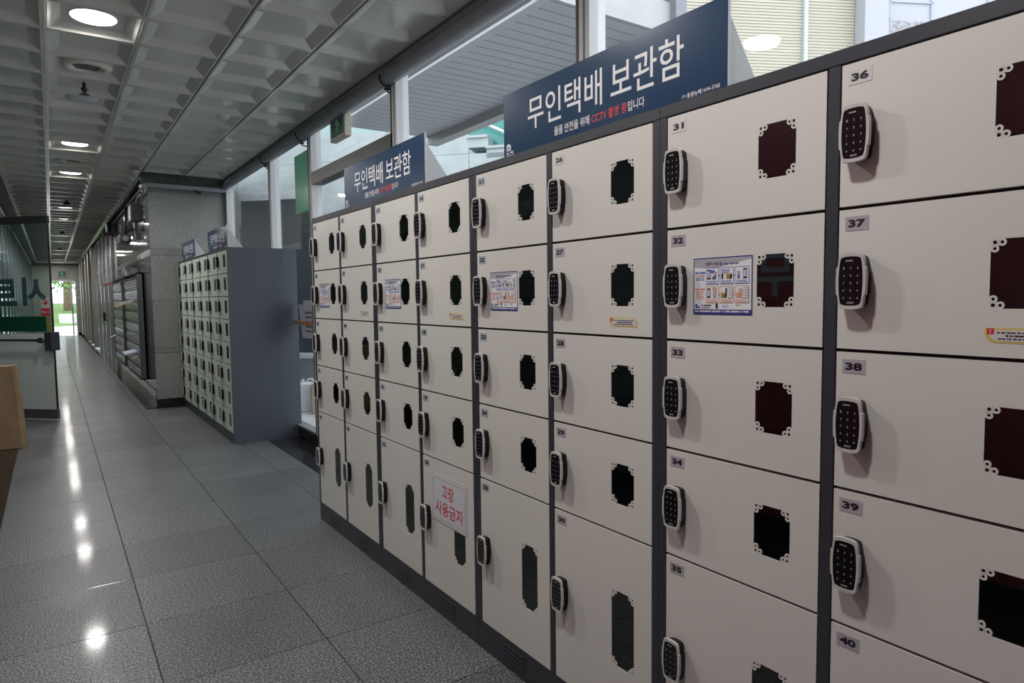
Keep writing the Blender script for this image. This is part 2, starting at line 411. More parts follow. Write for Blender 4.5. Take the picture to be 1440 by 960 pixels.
for k in (18, 30, 42):
    t = tag(MB().lathe([(.02,.042),(.02,.0),(.05,-.01),(.05,-.03),(0,-.035)], 14).build('smoke_detector', BRASS, None, (0.2747, rowy(k), H), smooth=True),
        'small dark ceiling detector far down the corridor', 'detector', 'dark detectors along the corridor ceiling')
tag(MB().lathe([(.05,.0),(.05,-.02),(.02,-.03),(0,-.03)], 16).build('smoke_detector', SPKW, None, (0.905, 9.4, H), smooth=True),
    'small cream round detector on the ceiling in front of the granite column', 'detector')

# ================================================================== LOCKERS
CW = 0.967; ST = 0.025; MID = 0.027; DW = (CW-2*ST-MID)/2
DT = 1.866; RP = 0.2925; DB = 0.112; TOPZ = 1.897; DEPTH = 0.66
rows = [(DT - i*RP, DT-(i+1)*RP) for i in range(4)] + [(DT-4*RP, DB)]

def rrect(x0, x1, z0, z1, r, n=4):
    o = []
    for cx_, cz_, a0 in ((x1-r, z0+r, -PI/2), (x1-r, z1-r, 0), (x0+r, z1-r, PI/2), (x0+r, z0+r, PI)):
        for k in range(n+1):
            a = a0 + PI/2*k/n; o.append((cx_+r*math.cos(a), cz_+r*math.sin(a)))
    return o
def door_mesh(name, wd, hz, hole, ornament, m):
    # local: x 0..wd, z -hz..0 (top at 0), front y=0
    g = .0028; gz = .0036; x0, x1, z0, z1 = g, wd-g, -hz+gz, -gz
    a = MB(); hx0, hx1, hz0, hz1 = hole
    out = [(x0,z0),(x1,z0),(x1,z1),(x0,z1)]; inn = [(hx0,hz0),(hx1,hz0),(hx1,hz1),(hx0,hz1)]
    a.ring(out, inn, 0.0, 0.0018); o2 = [(hx0-.02,hz0-.02),(hx1+.02,hz0-.02),(hx1+.02,hz1+.02),(hx0-.02,hz1+.02)]; a.ring(out, o2, .0018, .018)
    if ornament:
        c = .0118; ro, ri = .0068, .0029
        for sx, ex in ((1, hx0), (-1, hx1)):
            for sz, ez in ((1, hz0), (-1, hz1)):
                for ix, iz in ((1, 0), (0, 1)):
                    px, pz = ex+sx*(c*.5+ix*c*.92), ez+sz*(c*.5+iz*c*.92)
                    n = 12
                    a.ring([(px+ro*math.cos(2*PI*k/n), pz+ro*math.sin(2*PI*k/n)) for k in range(n)], [(px+ri*math.cos(2*PI*k/n), pz+ri*math.sin(2*PI*k/n)) for k in range(n)], 0.0, .0018)
                px, pz = ex+sx*c*.5, ez+sz*c*.5; h, q = c*.52, .0030
                a.ring([(px-h,pz-h),(px+h,pz-h),(px+h,pz+h),(px-h,pz+h)], [(px-q,pz-q),(px+q,pz-q),(px+q,pz+q),(px-q,pz+q)], 0.0, .0018)
    return a.mesh(name, m)
HOLE = (.278, .373, -.204, -.083); HOLE5 = (.278, .373, -.412, -.178)
door_s = door_mesh('door', DW, RP, HOLE, True, CREAM); door_l = door_mesh('door', DW, DT-4*RP-DB, HOLE5, True, CREAM)
def pane_mesh(h): return MB().box(h[0]-.018, h[1]+.018, .0020, .0050, h[2]-.018, h[3]+.018).mesh('window_pane', PANE)
pane_s, pane_l = pane_mesh(HOLE), pane_mesh(HOLE5)

# keypad
KW, KH = .058, .114
def pad_outline(s=1.0, grow=0.0, step=True):
    hw, hh = KW/2*s+grow, KH/2*s+grow; o = []
    def sidex(z):
        b = hw - .0045*(abs(z)/hh)**2
        if step and abs(z) < hh*.50: b += .0026
        return b
    zs = [-.84, -.6, -.52, -.48, -.25, 0, .25, .48, .52, .6, .84]
    for z in zs: o.append((sidex(z*hh), z*hh))
    o += [(hw*.78, hh*.955), (hw*.45, hh), (0, hh*1.01), (-hw*.45, hh), (-hw*.78, hh*.955)]
    for z in reversed(zs): o.append((-sidex(z*hh), z*hh))
    o += [(-hw*.78, -hh*.955), (-hw*.45, -hh), (0, -hh*1.01), (hw*.45, -hh), (hw*.78, -hh*.955)]
    return o
def loft(o1, y1, o2, y2):
    n = len(o1); a = MB()
    return a.add([(x, y1, z) for x, z in o1] + [(x, y2, z) for x, z in o2], [list(range(n)), list(range(2*n-1, n-1, -1))] + [(i, i+n, (i+1)%n+n, (i+1)%n) for i in range(n)])
pad_body = loft(pad_outline(.97), -.024, [(x*.84, z*.93) for x, z in pad_outline(.97)], 0.0).mesh('keypad', PADBLK)
oo, ii = pad_outline(1.0), pad_outline(.86, 0, False)
rg = MB(); n_ = len(oo)
o2 = [(x*.97, z*.985) for x, z in oo]
rg.ring(oo, pad_outline(.9), -.027, -.0235); rg.ring(o2, ii, -.030, -.0265)
bez = rg.mesh('bezel', SILVER)
pf = MB().prism(pad_outline(.87, 0, False), -.0290, -.0250).mesh('key_panel', PADFACE)
kl = MB()
for r_, rowt in enumerate(['123', '456', '789', '*0#', '<->']):
    for c_, ch in enumerate(rowt):
        x, z = (c_-1)*.0142, .026 - r_*.0150
        if r_ < 4 and ch not in '*#': kl.text(ch, x-.0016, x+.0016, z-.0024, z+.0024, -.0294, 0, 0.03)
        else: kl.disc(x, z, .0018, -.0294, 0, 8)
kl.rect(-.011, .004, .0395, .0425, -.0294); kl.rect(-.007, .007, -.0455, -.0415, -.0294, 1)
klm = kl.mesh('key_legend', [KEYW, GREYL])

def keypad(parent, x, z):
    k = place('keypad', pad_body, parent, (x, 0, z))
    place('bezel', bez, k); place('key_panel', pf, k); place('key_legend', klm, k)

def cabinet(y_left, first, label, X=1.357):
    t = thing('locker_cabinet', label, 'locker', (X, y_left, 0), FACE_L, 'two-column locker cabinets of the near row')
    b = MB()
    b.box(0, .012, .03, DEPTH, .02, TOPZ).box(CW-.012, CW, .03, DEPTH, .02, TOPZ).box(.012, CW-.012, .03, DEPTH, TOPZ-.012, TOPZ)
    b.box(.012, CW-.012, DEPTH-.01, DEPTH, .02, TOPZ-.012)
    b.build('body', FRAME, t)
    s = MB(); s.box(CW/2-.008, CW/2+.008, .026, DEPTH-.01, DB, DT)
    for zt, zb in rows: s.box(.012, CW/2-.008, .024, DEPTH-.01, zb-.006, zb+.006).box(CW/2+.008, CW-.012, .024, DEPTH-.01, zb-.006, zb+.006)
    s.build('shelves', INNER, t)
    f = MB().box(0, ST, 0, .03, DB, DT).box(CW-ST, CW, 0, .03, DB, DT).box(ST+DW, ST+DW+MID, 0, .03, DB, DT)
    f.box(0, CW, 0, .03, DT, TOPZ)
    f.build('frame', FRAME, t, bevel=.0015, seg=1)
    p = MB().box(0.001, CW-.001, 0.001, .03, 0, DB)
    for gx in (.17, .63):
        for q in range(4): p.box(gx, gx+.14, -.003, .002, .03+q*.018, .036+q*.018)
    p.build('plinth', FRAME, t)
    for c in range(2):
        x0 = ST + c*(DW+MID)
        for r in range(5):
            num = first + c*5 + r
            zt = rows[r][0]
            d = place('door', door_l if r == 4 else door_s, t, (x0, 0.0005, zt))
            place('window_pane', pane_l if r == 4 else pane_s, d)
            bg = 1 if num in (31, 36, 26) else (2 if num < 24 else 0)
            ll = MB().box(.016, .064, -.0008, 0.0002, -.047, -.018, bg)
            ll.text('%02d' % num, .0225, .0575, -.0405, -.0245, -.0012, 3, 0.045)
            ll.build('number_label', [LABBG, LABWH, LABBL, INK], d)
            if c == 1 and r == 1:
                cs = MB().prism([(.273,-.239),(.274,-.252),(.281,-.261),(.29,-.2635),(.387,-.2635),(.387,-.250),(.382,-.241),(.372,-.2375),(.275,-.2375)], -.0006, .0002, 0)
                cs.prism([(.279,-.2415),(.280,-.252),(.286,-.258),(.292,-.2605),(.384,-.2605),(.384,-.250),(.379,-.243),(.371,-.2405),(.28,-.2405)], -.0010, -.0004, 1)
                cs.rect(.2765, .2875, -.2485, -.2385, -.0013, 2); cs.rect(.2812, .2828, -.2445, -.2400, -.0016, 1); cs.rect(.2812, .2828, -.2470, -.2456, -.0016, 1)
                for (xa, xb, zz, hh) in ((.292,.375,-.2455,.0024),(.305,.366,-.2508,.0030),(.294,.371,-.2562,.0024)):
                    x = xa
                    while x < xb:
                        wq = random.uniform(.002, .006); cs.rect(x, min(x+wq, xb), zz-hh/2, zz+hh/2, -.0013, 3); x += wq+random.choice((.0008, .0008, .0022))
                cs.build('caution_sticker', [YELLOW, LABWH, REDP, INK], d)
            keypad(t, x0+.0455, zt-.277 if r == 4 else zt-.150)
    return t
cabs_y = [4.1815, 3.2115, 2.2435, 1.2765]
cabs = [cabinet(cabs_y[0], 1, 'charcoal-framed cream locker cabinet with doors 01 to 10, far end of near row'),
        cabinet(cabs_y[1], 11, 'charcoal-framed cream locker cabinet with doors 11 to 20 and a paper notice'),
        cabinet(cabs_y[2], 21, 'charcoal-framed cream locker cabinet with doors 21 to 30'),
        cabinet(cabs_y[3], 31, 'nearest charcoal-framed cream locker cabinet with doors 31 to 40')]

# far lockers: three cabinets of 2 x 8
FX, FY = 1.404, 6.85
FW = .98; FST = .022; FMID = .02; FDW = (FW-2*FST-FMID)/2; FDT = 1.884; FDB = .098; FRP = (FDT-FDB)/8; FD = .655
FH = (.270, .385, -.163, -.041)
fdoor = door_mesh('door', FDW, FRP, FH, False, GREENCREAM); fpane = pane_mesh(FH)
flab = MB().rect(.016, .05, -.045, -.022, -.0006).mesh('number_label', LABBL)
def far_cabinet(y_left, label):
    t = thing('locker_cabinet', label, 'locker', (FX, y_left, 0), FACE_L, 'two-column locker cabinets of the far row')
    b = MB().box(0, .012, .03, FD, .0, 1.907).box(FW-.012, FW, .0, FD, .0, 1.907).box(.012, FW-.012, .03, FD, 1.895, 1.907).box(.012, FW-.012, FD-.01, FD, .02, 1.895)
    b.build('body', SIDEM, t)
    s = MB().box(FW/2-.008, FW/2+.008, .026, FD-.01, FDB, FDT)
    for r in range(8): s.box(.012, FW-.012, .024, FD-.01, FDT-(r+1)*FRP-.005, FDT-(r+1)*FRP+.005)
    s.build('shelves', INNER, t)
    MB().box(0, FST, 0, .03, FDB, FDT).box(FW-FST, FW-.012, 0, .03, FDB, FDT).box(FST+FDW, FST+FDW+FMID, 0, .03, FDB, FDT).box(0, FW-.012, 0, .03, FDT, 1.907).build('frame', FRAME, t)
    MB().box(0.001, FW-.012, 0.001, .03, 0, FDB).build('plinth', FRAME, t)
    for c in range(2):
        for r in range(8):
            d = place('door', fdoor, t, (FST+c*(FDW+FMID), .0005, FDT-r*FRP))
            place('window_pane', fpane, d); place('number_label', flab, d)
            keypad(t, FST+c*(FDW+FMID)+.044, FDT-r*FRP-.10)
    return t
fcab = [far_cabinet(FY+FW*(k+1), l) for k, l in enumerate((
    'slate-blue sided locker cabinet with pale green doors, near end of the far row',
    'middle locker cabinet with pale green doors in the far row',
    'locker cabinet with pale green doors against the granite column'))]
bl = MB()
for (py, pz) in ((.14, 1.80), (.50, 1.80), (.14, .22), (.50, .22)): bl.tube([(FW-.001, py, pz), (FW+.004, py, pz)], .008, 10)
bl.build('bolt', BLACKM, fcab[0])

# ------------------------------------------------------------------ things on the lockers
def on_locker(name, label, cat, y, z, X=1.357, group=None): return thing(name, label, cat, (X, y, z), FACE_L, group)
def dashes(mb, x0, x1, z, h, m, y, lo=.002, hi=.006, gap=.0012):
    x = x0
    while x < x1 - lo:
        q = min(random.uniform(lo, hi), x1-x); mb.rect(x, x+q, z-h/2, z+h/2, y, m); x += q + (gap if random.random() < .75 else gap*3)
def manual_poster(y_left, label):
    # 0.175 x 0.14 sheet, origin bottom-left
    W, Hh = .175, .141; y1, y2, y3 = -.0012, -.0016, -.0020
    p = MB(); p.box(0, W, -.001, -.0001, 0, Hh, 0)
    MM = [WHITEP, NAVY, BLUEP, LBLUE, ORANGEP, SKIN, BROWNP, INK, GREYL, LABBG]
    p.border(0, W, 0, Hh, .0028, y1, 1); p.rect(.0028, W-.0028, .0028, .0125, y1, 1)
    p.prism([(.003,.118),(.06,.113),(.12,.124),(.172,.133),(.172,.138),(.003,.138)], y1, y1+.0002, 9)
    p.text('이용자 매뉴얼 User manual', .037, .136, .121, .1295, y2, 1, .01)
    dashes(p, .006, .169, .0077, .0042, 0, y2, .002, .005)
    for r in range(2):
        mcol = 2 if r == 0 else 4
        for c in range(3):
            x0 = .040 + c*.0435; x1 = x0+.039; z1 = .116 - r*.046; z0 = z1-.041
            p.rect(x0, x1, z0, z1, y2, 0); p.border(x0, x1, z0, z1, .0011, y3, mcol)
            for q in (0, 1): dashes(p, x0+.004, x1-.004, z0+.0075-q*.0035, .0018, mcol, y3, .0015, .004, .0006)
            cx_ = (x0+x1)/2; yb = z0+.012
            def phone(x, s=1.0):
                p.rect(x-.0052*s, x+.0052*s, yb, yb+.024*s, y3, 7); p.rect(x-.0040*s, x+.0040*s, yb+.004*s, yb+.0205*s, y3-.0003, 3)
            def figure(x, s, hair, dress):
                p.prism([(x-.0035*s,yb),(x+.0035*s,yb),(x+.0045*s,yb+.011*s),(x-.0045*s,yb+.011*s)], y3-.0001, y3, dress)
                p.disc(x, yb+.0155*s, .0052*s, y3-.0002, hair, 12); p.disc(x, yb+.0145*s, .0042*s, y3-.0004, 5, 12)
            def carton(x, s):
                p.prism([(x-.007*s,yb+.001),(x+.003*s,yb-.001),(x+.003*s,yb+.009*s),(x-.007*s,yb+.011*s)], y3-.0001, y3, 6)
                p.prism([(x+.003*s,yb-.001),(x+.008*s,yb+.003*s),(x+.008*s,yb+.012*s),(x+.003*s,yb+.009*s)], y3-.0002, y3, 7)
                p.prism([(x-.007*s,yb+.011*s),(x+.003*s,yb+.009*s),(x+.008*s,yb+.012*s),(x-.002*s,yb+.014*s)], y3-.0002, y3, 5)
            def cabicon(x):
                p.rect(x-.007, x+.007, yb-.001, yb+.025, y3, 8); 
                for a_ in range(2):
                    for b_ in range(4): p.rect(x-.006+a_*.0065, x-.0007+a_*.0065, yb+.0005+b_*.0061, yb+.0055+b_*.0061, y3-.0003, 0)
            k = r*3+c
            if k == 0: phone(x0+.009); p.rect(x0+.014, x0+.026, yb+.015, yb+.023, y3, 2); figure(x0+.028, .95, 2, 2); carton(x0+.022, .6)
            if k == 1:
                for q in range(4): dashes(p, x0+.004, x0+.028, z1-.006-q*.0035, .0018, 2, y3, .002, .005, .0006)
                p.rect(x0+.004, x0+.009, yb, yb+.013, y3, 7); carton(x0+.026, 1.1)
            if k == 2: figure(x0+.010, .85, 2, 2); phone(x0+.028)
            if k == 3: phone(x0+.009); figure(x0+.027, 1.25, 6, 9)
            if k == 4: carton(x0+.011, 1.1); p.rect(x0+.016, x0+.020, yb+.010, yb+.024, y3-.0004, 7); cabicon(x0+.029)
            if k == 5: figure(x0+.007, .65, 4, 4); figure(x0+.016, 1.1, 4, 4); cabicon(x0+.030)
            if c < 2: p.add([(x1+.0008, y3, z0+.018), (x1+.0038, y3, z0+.021), (x1+.0008, y3, z0+.024)], [(0,1,2)], mcol)
    dashes(p, .006, .037, .104, .0050, 2, y2, .004, .006); dashes(p, .007, .036, .097, .0034, 4, y2)
    dashes(p, .009, .034, .091, .0024, 2, y2); dashes(p, .009, .034, .0865, .0024, 2, y2)
    dashes(p, .006, .037, .063, .0050, 4, y2, .004, .006)
    for q in range(4): dashes(p, .009, .034, .056-q*.0052, .0024, 4, y2)
    p.prism([(.006,.016),(.021,.016),(.021,.020),(.014,.020),(.014,.026),(.006,.026)], y2, y2+.0001, 2)
    dashes(p, .026, .056, .0225, .0040, 7, y2, .003, .005); dashes(p, .026, .056, .0165, .0020, 7, y2)
    p.rect(.070, .0765, .0150, .0272, y2, 7); p.rect(.090, .108, .018, .0245, y2, 3); dashes(p, .130, .144, .0235, .002, 7, y2); dashes(p, .085, .117, .0295, .0018, 4, y2)
    o = p.build('manual_poster', MM, None, (1.3572, y_left, 1.3505), FACE_L)
    return tag(o, label, 'poster', 'user manual posters on the second row of doors')
manual_poster(1.159, 'largest and nearest of the blue-bordered manual posters, on door 32')
manual_poster(2.122, 'manual poster beside the window with a brown parcel, door 22')
manual_poster(3.081, 'manual poster on door 12, second from the far end of the row')
manual_poster(4.062, 'farthest and narrowest-looking manual poster, door 02 beside the glass')

p = MB(); p.box(-.006, .298, -.0012, -.0001, -.006, .206, 0); p.box(.004, .288, -.0018, -.0012, .004, .196, 1)
p.border(.010, .282, .012, .188, .0014, -.0021, 3)
p.text('고장', .088, .192, .108, .168, -.0022, 2, .018); p.text('사용금지', .026, .262, .030, .092, -.0022, 2, .018)
o = p.build('paper_notice', [mat('clear_sleeve_edge', (0.6,0.59,0.60), .25), PAPER, mat('faded_red_print', (0.55,0.08,0.10), .5), GREYL], None, (1.357, 2.622, .428), FACE_L)
tag(o, 'white paper notice with red Korean lettering taped on door 20', 'notice')

def sign(y_left, X, z, label, w_=.98, mirror=False):
    t = thing('locker_sign', label, 'sign', (X, y_left, z), FACE_L, 'navy signs standing on the lockers')
    hS = .228
    MB().box(0, w_, .001, .011, 0, hS, 0).build('board', BOARDEDGE, t)
    b = MB(); b.rect(.0, w_, 0, hS, .0006, 0)
    b.text('무인택배', .150, .528, .074, .182, 0, 1, .006); b.text('보관함', .565, .842, .074, .182, 0, 1, .006)
    b.text('물품 안전을 위해', .296, .470, .027, .056, 0, 1, .012)
    b.text('CCTV 촬영 중', .480, .632, .027, .056, 0, 2, .012); b.text('입니다', .636, .702, .027, .056, 0, 1, .012)
    b.text('(주)', .836, .850, .012, .022, 0, 1); b.text('동광뉴텍', .854, .900, .011, .024, 0, 1, .015); b.text('1644-5768', .905, .958, .013, .023, 0, 1)
    x = .56
    while x < .83: b.rect(x, x+.004, .004, .0065, 0, 1); x += .0065
    b.prism([(.012,.006),(.062,.006),(.062,.011),(.012,.011)], -.0001, .0002, 1); b.text('뉴텍', .014, .058, .0135, .024, 0, 1, .015)
    b.prism([(.016,.027),(.044,.027),(.044,.046),(.038,.046),(.034,.051),(.022,.051),(.016,.043)], -.0001, .0002, 1); b.text('DK', .019, .041, .030, .041, -.0004, 0, .02)
    b.build('printed_face', [SIGNB, WHITEP, REDP], t)
    for xg in (.004, w_-.010):
        g = MB(); g.add([(xg, .011, 0), (xg, .15, 0), (xg, .011, hS*.82), (xg+.006, .011, 0), (xg+.006, .15, 0), (xg+.006, .011, hS*.82)], [(0,2,1),(3,4,5),(0,1,4,3),(1,2,5,4),(2,0,3,5)])
        g.build('gusset', GUSSET, t)
    return t
sign(2.063, 1.385, 1.897, 'large navy sign with white Korean lettering above doors 21 to 31')
sign(3.672, 1.385, 1.897, 'navy sign with white Korean lettering above doors 06 to 16')
sign(7.93, 1.432, 1.907, 'navy sign on the near end of the far lockers')
sign(9.69, 1.432, 1.907, 'small dark navy sign on the far lockers beside the granite column')

# parcels seen through the door windows
def parcel(x, y, z, label, mb, mats, cat='parcel', smooth=False):
    o = mb.build('parcel', mats, None, (x, y, z), FACE_L, smooth=smooth); return tag(o, label, cat)
parcel(1.44, 1.80+.06, DT-2*RP+.0065, 'brown tube-shaped parcel standing behind the window of door 22', MB().lathe([(0,0),(.034,0),(.034,.2),(.026,.23),(0,.235)], 18), [CARD], smooth=True)
parcel(1.43, .42, DT-2*RP+.0065, 'pale wrapped parcel behind the window of door 37', MB().box(-.09, .08, -.02, .18, 0, .17), [mat('pale_wrap', (.5,.46,.45), .4, noise=(30,.25))])
parcel(1.44, 1.86, DT-4*RP+.0065, 'clear plastic wrapped parcel behind the window of door 24', MB().add([(-.06,0,0),(.07,0,0),(.08,.12,0),(-.06,.12,0),(-.03,.02,.14),(.06,.01,.10),(.05,.1,.12),(-.02,.1,.16)], [(0,1,5,4),(1,2,6,5),(2,3,7,6),(3,0,4,7),(4,5,6,7),(3,2,1,0)]), [mat('grey_wrap', (.4,.4,.42), .25, noise=(20,.4))])
parcel(1.43, 1.42, DT-2*RP+.0065, 'dark shiny bag behind the window of door 27', MB().add([(-.06,0,0),(.06,0,0),(.06,.12,0),(-.06,.12,0),(-.04,.03,.17),(.03,.02,.2),(.04,.1,.18),(-.04,.1,.15)], [(0,1,5,4),(1,2,6,5),(2,3,7,6),(3,0,4,7),(4,5,6,7),(3,2,1,0)]), [mat('black_bag', (.04,.042,.045), .15, bump=(40,.6))])

# ================================================================== STOREFRONT
def window(n, y0, y1, z0, z1, label):
    return struct(MB().box(GX, GX+.01, y0, y1, z0, z1).build('window_%d' % n, GLASS), label, 'window')
mull = [-4.0, -1.7, .35, 2.34, 4.34, 6.17, 7.53, 9.72]
n = 1
for a, b in zip(mull[:-1], mull[1:]):
    if (a, b) == (4.34, 6.17):
        window(n, a+.03, b-.03, 2.545, 2.97, 'clear glass pane over the transom, with the exit sign'); n += 1
        window(n, a+.03, b-.03, .12, 2.44, 'clear glass pane under the transom, behind the lockers'); n += 1
    else:
        lab = {7: 'clear glass pane between near and far lockers', }.get(n, 'tall clear storefront pane number %d from the near end' % n)
        window(n, a+.03, b-.03, .12, 2.97, ['tall clear storefront pane behind the viewpoint','tall clear storefront pane beside the viewpoint','clear pane above doors 31 to 40 showing cream blinds','clear pane behind the larger navy sign','','clear pane with green film between near and far lockers','clear pane behind the far lockers'][mull.index(a)]); n += 1
struct(MB().box(GX-.03, GX+.06, -4, CY, 0, .12).box(GX-.035, GX+.065, -4, CY, .115, .13, 1).build('trim_4', [BLACKGR, ALU]), 'black granite kerb under the storefront glass', 'trim')
for i, y in enumerate(mull):
    m_ = MB(); m_.box(GX-.045, GX+.05, y+.008, y+.036, .12, 2.98, 0); m_.box(GX-.045, GX+.05, y-.036, y-.008, .12, 2.98, 0); m_.box(GX-.03, GX+.05, y-.008, y+.008, .12, 2.98, 1); m_.box(GX-.05, GX+.05, y+.036, y+.05, .12, 2.98, 1)
    struct(m_.build('trim_%d' % (5+i), [ALUW, DARKALU]), 'white aluminium storefront mullion with a dark groove', 'trim')
struct(MB().box(GX-.05, GX+.06, 4.376, 6.13, 2.44, 2.545).build('trim_13', DARKALU), 'dark grey transom bar under the exit sign', 'trim')
# green film, notices, tape on the glass
tag(MB().box(GX-.004, GX-.001, 6.315, 6.77, 2.24, 2.80).build('green_film', GREENFILM), 'translucent green film rectangle stuck high on the glass', 'film')
pn = MB().add([(0,0,.335),(.105,0,0),(.46,0,.01),(.485,0,.335)], [(0,1,2,3)], 0)
for q in range(5): pn.rect(.20, .42, .245-q*.045, .265-q*.045, -.0006, 1)
tag(pn.build('paper_notice', [PAPER, GREYL], None, (GX-.002, 6.79, 1.015), FACE_L), 'tilted white paper notice on the glass beside the near lockers', 'notice')
tag(MB().rect(.0, .32, 0, .06).build('paper_notice', [PAPER], None, (GX-.001, 6.65, 1.33), FACE_L), 'edge of a second paper notice showing above the tilted one', 'notice')
st = MB().rect(0, .17, 0, .36, 0, 0)
for q in range(5): st.rect(.06, .12, .08+q*.05, .10+q*.05, -.0005, 1)
tag(st.build('paper_strip', [mat('grey_strip', (.34,.38,.40), .4), GREYL], None, (GX-.001, 7.14, 1.13), FACE_L), 'narrow pale vertical paper strip on the glass by the far lockers', 'notice')
tp = MB().box(0, .84, -.0015, 0, 0, .035, 0); dashes(tp, .06, .80, .017, .018, 1, -.0018, .008, .02, .006)
tag(tp.build('warning_tape', [ORTAPE, mat('tape_print', (.5,.12,.08), .5)], None, (GX-.004, 7.18, 1.15), FACE_L), 'orange lettered tape strip across the glass between the locker rows', 'tape')
# exit signs
def exit_sign(name, label, loc, rotz, w_, h_):
    t = thing(name, label, 'sign', loc, rotz)
    MB().box(-w_/2, w_/2, 0, .055, 0, h_).build('case', EXITC, t, bevel=.004)
    f = MB().rect(-w_/2+.03, w_/2-.03, .03, h_-.03, -.001, 0)
    f.disc(.0, h_*.70, h_*.07, -.002, 1, 10)
    f.prism([(-.03,h_*.25),(.0,h_*.25),(.02,h_*.42),(.045,h_*.35),(.055,h_*.42),(.02,h_*.52),(.01,h_*.62),(-.035,h_*.6),(-.05,h_*.45),(-.035,h_*.45),(-.02,h_*.53),(-.01,h_*.42),(-.04,h_*.3)], -.002, -.001, 1)
    f.border(-w_/2+.05, w_/2-.05, .05, h_-.05, .006, -.002, 1)
    f.build('face', [GREENP, EXITW], t)
exit_sign('exit_sign', 'green exit sign in a cream case fixed high on the storefront glass', (GX-.06, 5.40, 2.70), FACE_L, .34, .26)
exit_sign('exit_sign', 'small green running man exit sign over the far bright doorway', (.42, YE-.06, 2.42), 0, .36, .30)
# pipe with brackets
tag(MB().tube([(1.985, -4, 2.915), (1.985, 9.62, 2.915)], .052, 14).build('ceiling_pipe', PIPEM, smooth=True), 'long grey pipe running under the ceiling along the glass', 'pipe')
for i, (y, lab) in enumerate(((2.39, 'black pipe clamp at the mullion behind the larger navy sign'), (4.40, 'black pipe clamp beside the smaller navy sign'), (6.32, 'black pipe clamp above the green film'), (7.6, 'black pipe clamp above the far lockers'))):
    pts = [(1.985+.056*math.cos(a), y, 2.915+.056*math.sin(a)) for a in [PI*.9+PI*.9*k/8 for k in range(9)]]
    c = MB().tube(pts, .006, 6); c.tube([(1.985, y, 2.855), (1.985, y, 2.825), (2.03, y, 2.82)], .006, 6); c.box(1.965, 2.005, y-.008, y+.008, 2.835, 2.85)
    tag(c.build('pipe_clamp', BLACKM), lab, 'clamp', 'clamps holding the ceiling pipe')
tag(MB().tube([(1.98, 9.63, 2.86), (1.06, 9.63, 2.86)], .032, 12).tube([(1.06, 9.63, 2.86), (1.02, 9.66, 2.84), (1.0, 9.69, 2.83)], .034, 12).build('cross_pipe', PIPEM, smooth=True), 'grey pipe crossing in front of the granite column top', 'pipe')
tag(MB().tube([(1.64, 9.63, 2.82), (1.64, 9.63, 2.79), (1.68, 9.63, 2.79)], .01, 6).box(1.60, 1.68, 9.6, 9.66, 2.80, 2.82).build('pipe_clamp', BLACKM), 'black clamp on the pipe in front of the granite column', 'clamp')
struct(MB().box(1.0, 2.05, 9.62, CY, 2.90, 3.0).build('trim_14', DARKALU), 'dark beam at the ceiling edge over the granite column', 'trim')

# ================================================================== GRANITE COLUMN + RIGHT WALL OF FAR CORRIDOR
colm = sempty('wall_column', 'grey granite clad column behind the far lockers', 'column')
MB().box(XR+.012, 2.12, CY+.012, CY+.9, 0, 3.05).build('core', JOINT, colm)
for z0, z1, m_ in ((.12,.722,COLGR),(.725,.790,COLBAND),(.793,1.408,COLGR),(1.411,1.99,COLGR),(1.993,2.07,COLBAND),(2.073,2.80,COLGR),(2.803,3.05,COLGR)):
    pr = -.004 if m_ is COLBAND else 0
    MB().box(XR, 2.10, CY+pr, CY+.014, z0, z1).build('stone_slab', m_, colm)
MB().box(XR, 2.10, CY-.006, CY+.014, 0, .12).build('base_slab', BLACKGR, colm)
wr = sempty('wall_right', 'dark polished stone wall of the far corridor on the right', 'wall')
MB().box(XR+.012, XR+.3, CY+.02, YE, 0, 3.05).build('core', JOINT, wr)
yy = CY
ys = [CY, 10.45, 11.9, 13.3, 14.7, 15.6]
for a, b in zip(ys[:-1], ys[1:]):
    mm = SIDEGR if a < 11.8 else DARKWALL
    for z0, z1, m_ in ((.24,.722,mm),(.725,.790,mm),(.793,1.408,mm),(1.411,1.99,mm),(1.993,2.07,COLBAND),(2.073,2.96,mm)):
        MB().box(XR, XR+.014, a+.002, b-.002, z0, z1).build('stone_slab', m_, wr)
for k in range(16):
    a = CY+.01 + k*1.49; b = min(a+1.485, YE)
    MB().box(XR-.008, XR+.012, a, b, 0, .235).build('skirting_slab', DARKWALL, wr)
# posts, dark doors and pilasters beyond the mailboxes
post_y = [15.7, 16.9, 18.3, 19.55, 21.3]
for y in post_y:
    MB().box(XR-.05, XR+.01, y, y+.11, .0, 2.95).build('steel_post', CHROME, wr)
for a, b in zip(post_y[:-1], post_y[1:]):
    MB().box(XR+.0, XR+.012, a+.13, b-.01, .24, 2.1).build('dark_panel', DARKWALL, wr)
    MB().box(XR-.005, XR+.012, a+.13, b-.01, 2.11, 2.95).build('dark_panel', DARKWALL, wr)
for y in (22.4, 24.4, 26.6, 29.0, 31.4):
    MB().box(XR-.10, XR+.012, y, y+.7, .1, 2.95).build('stone_pilaster', BEIGE, wr)
    MB().box(XR, XR+.012, y+.71, y+1.6, .24, 2.95).build('dark_panel', DARKWALL, wr)

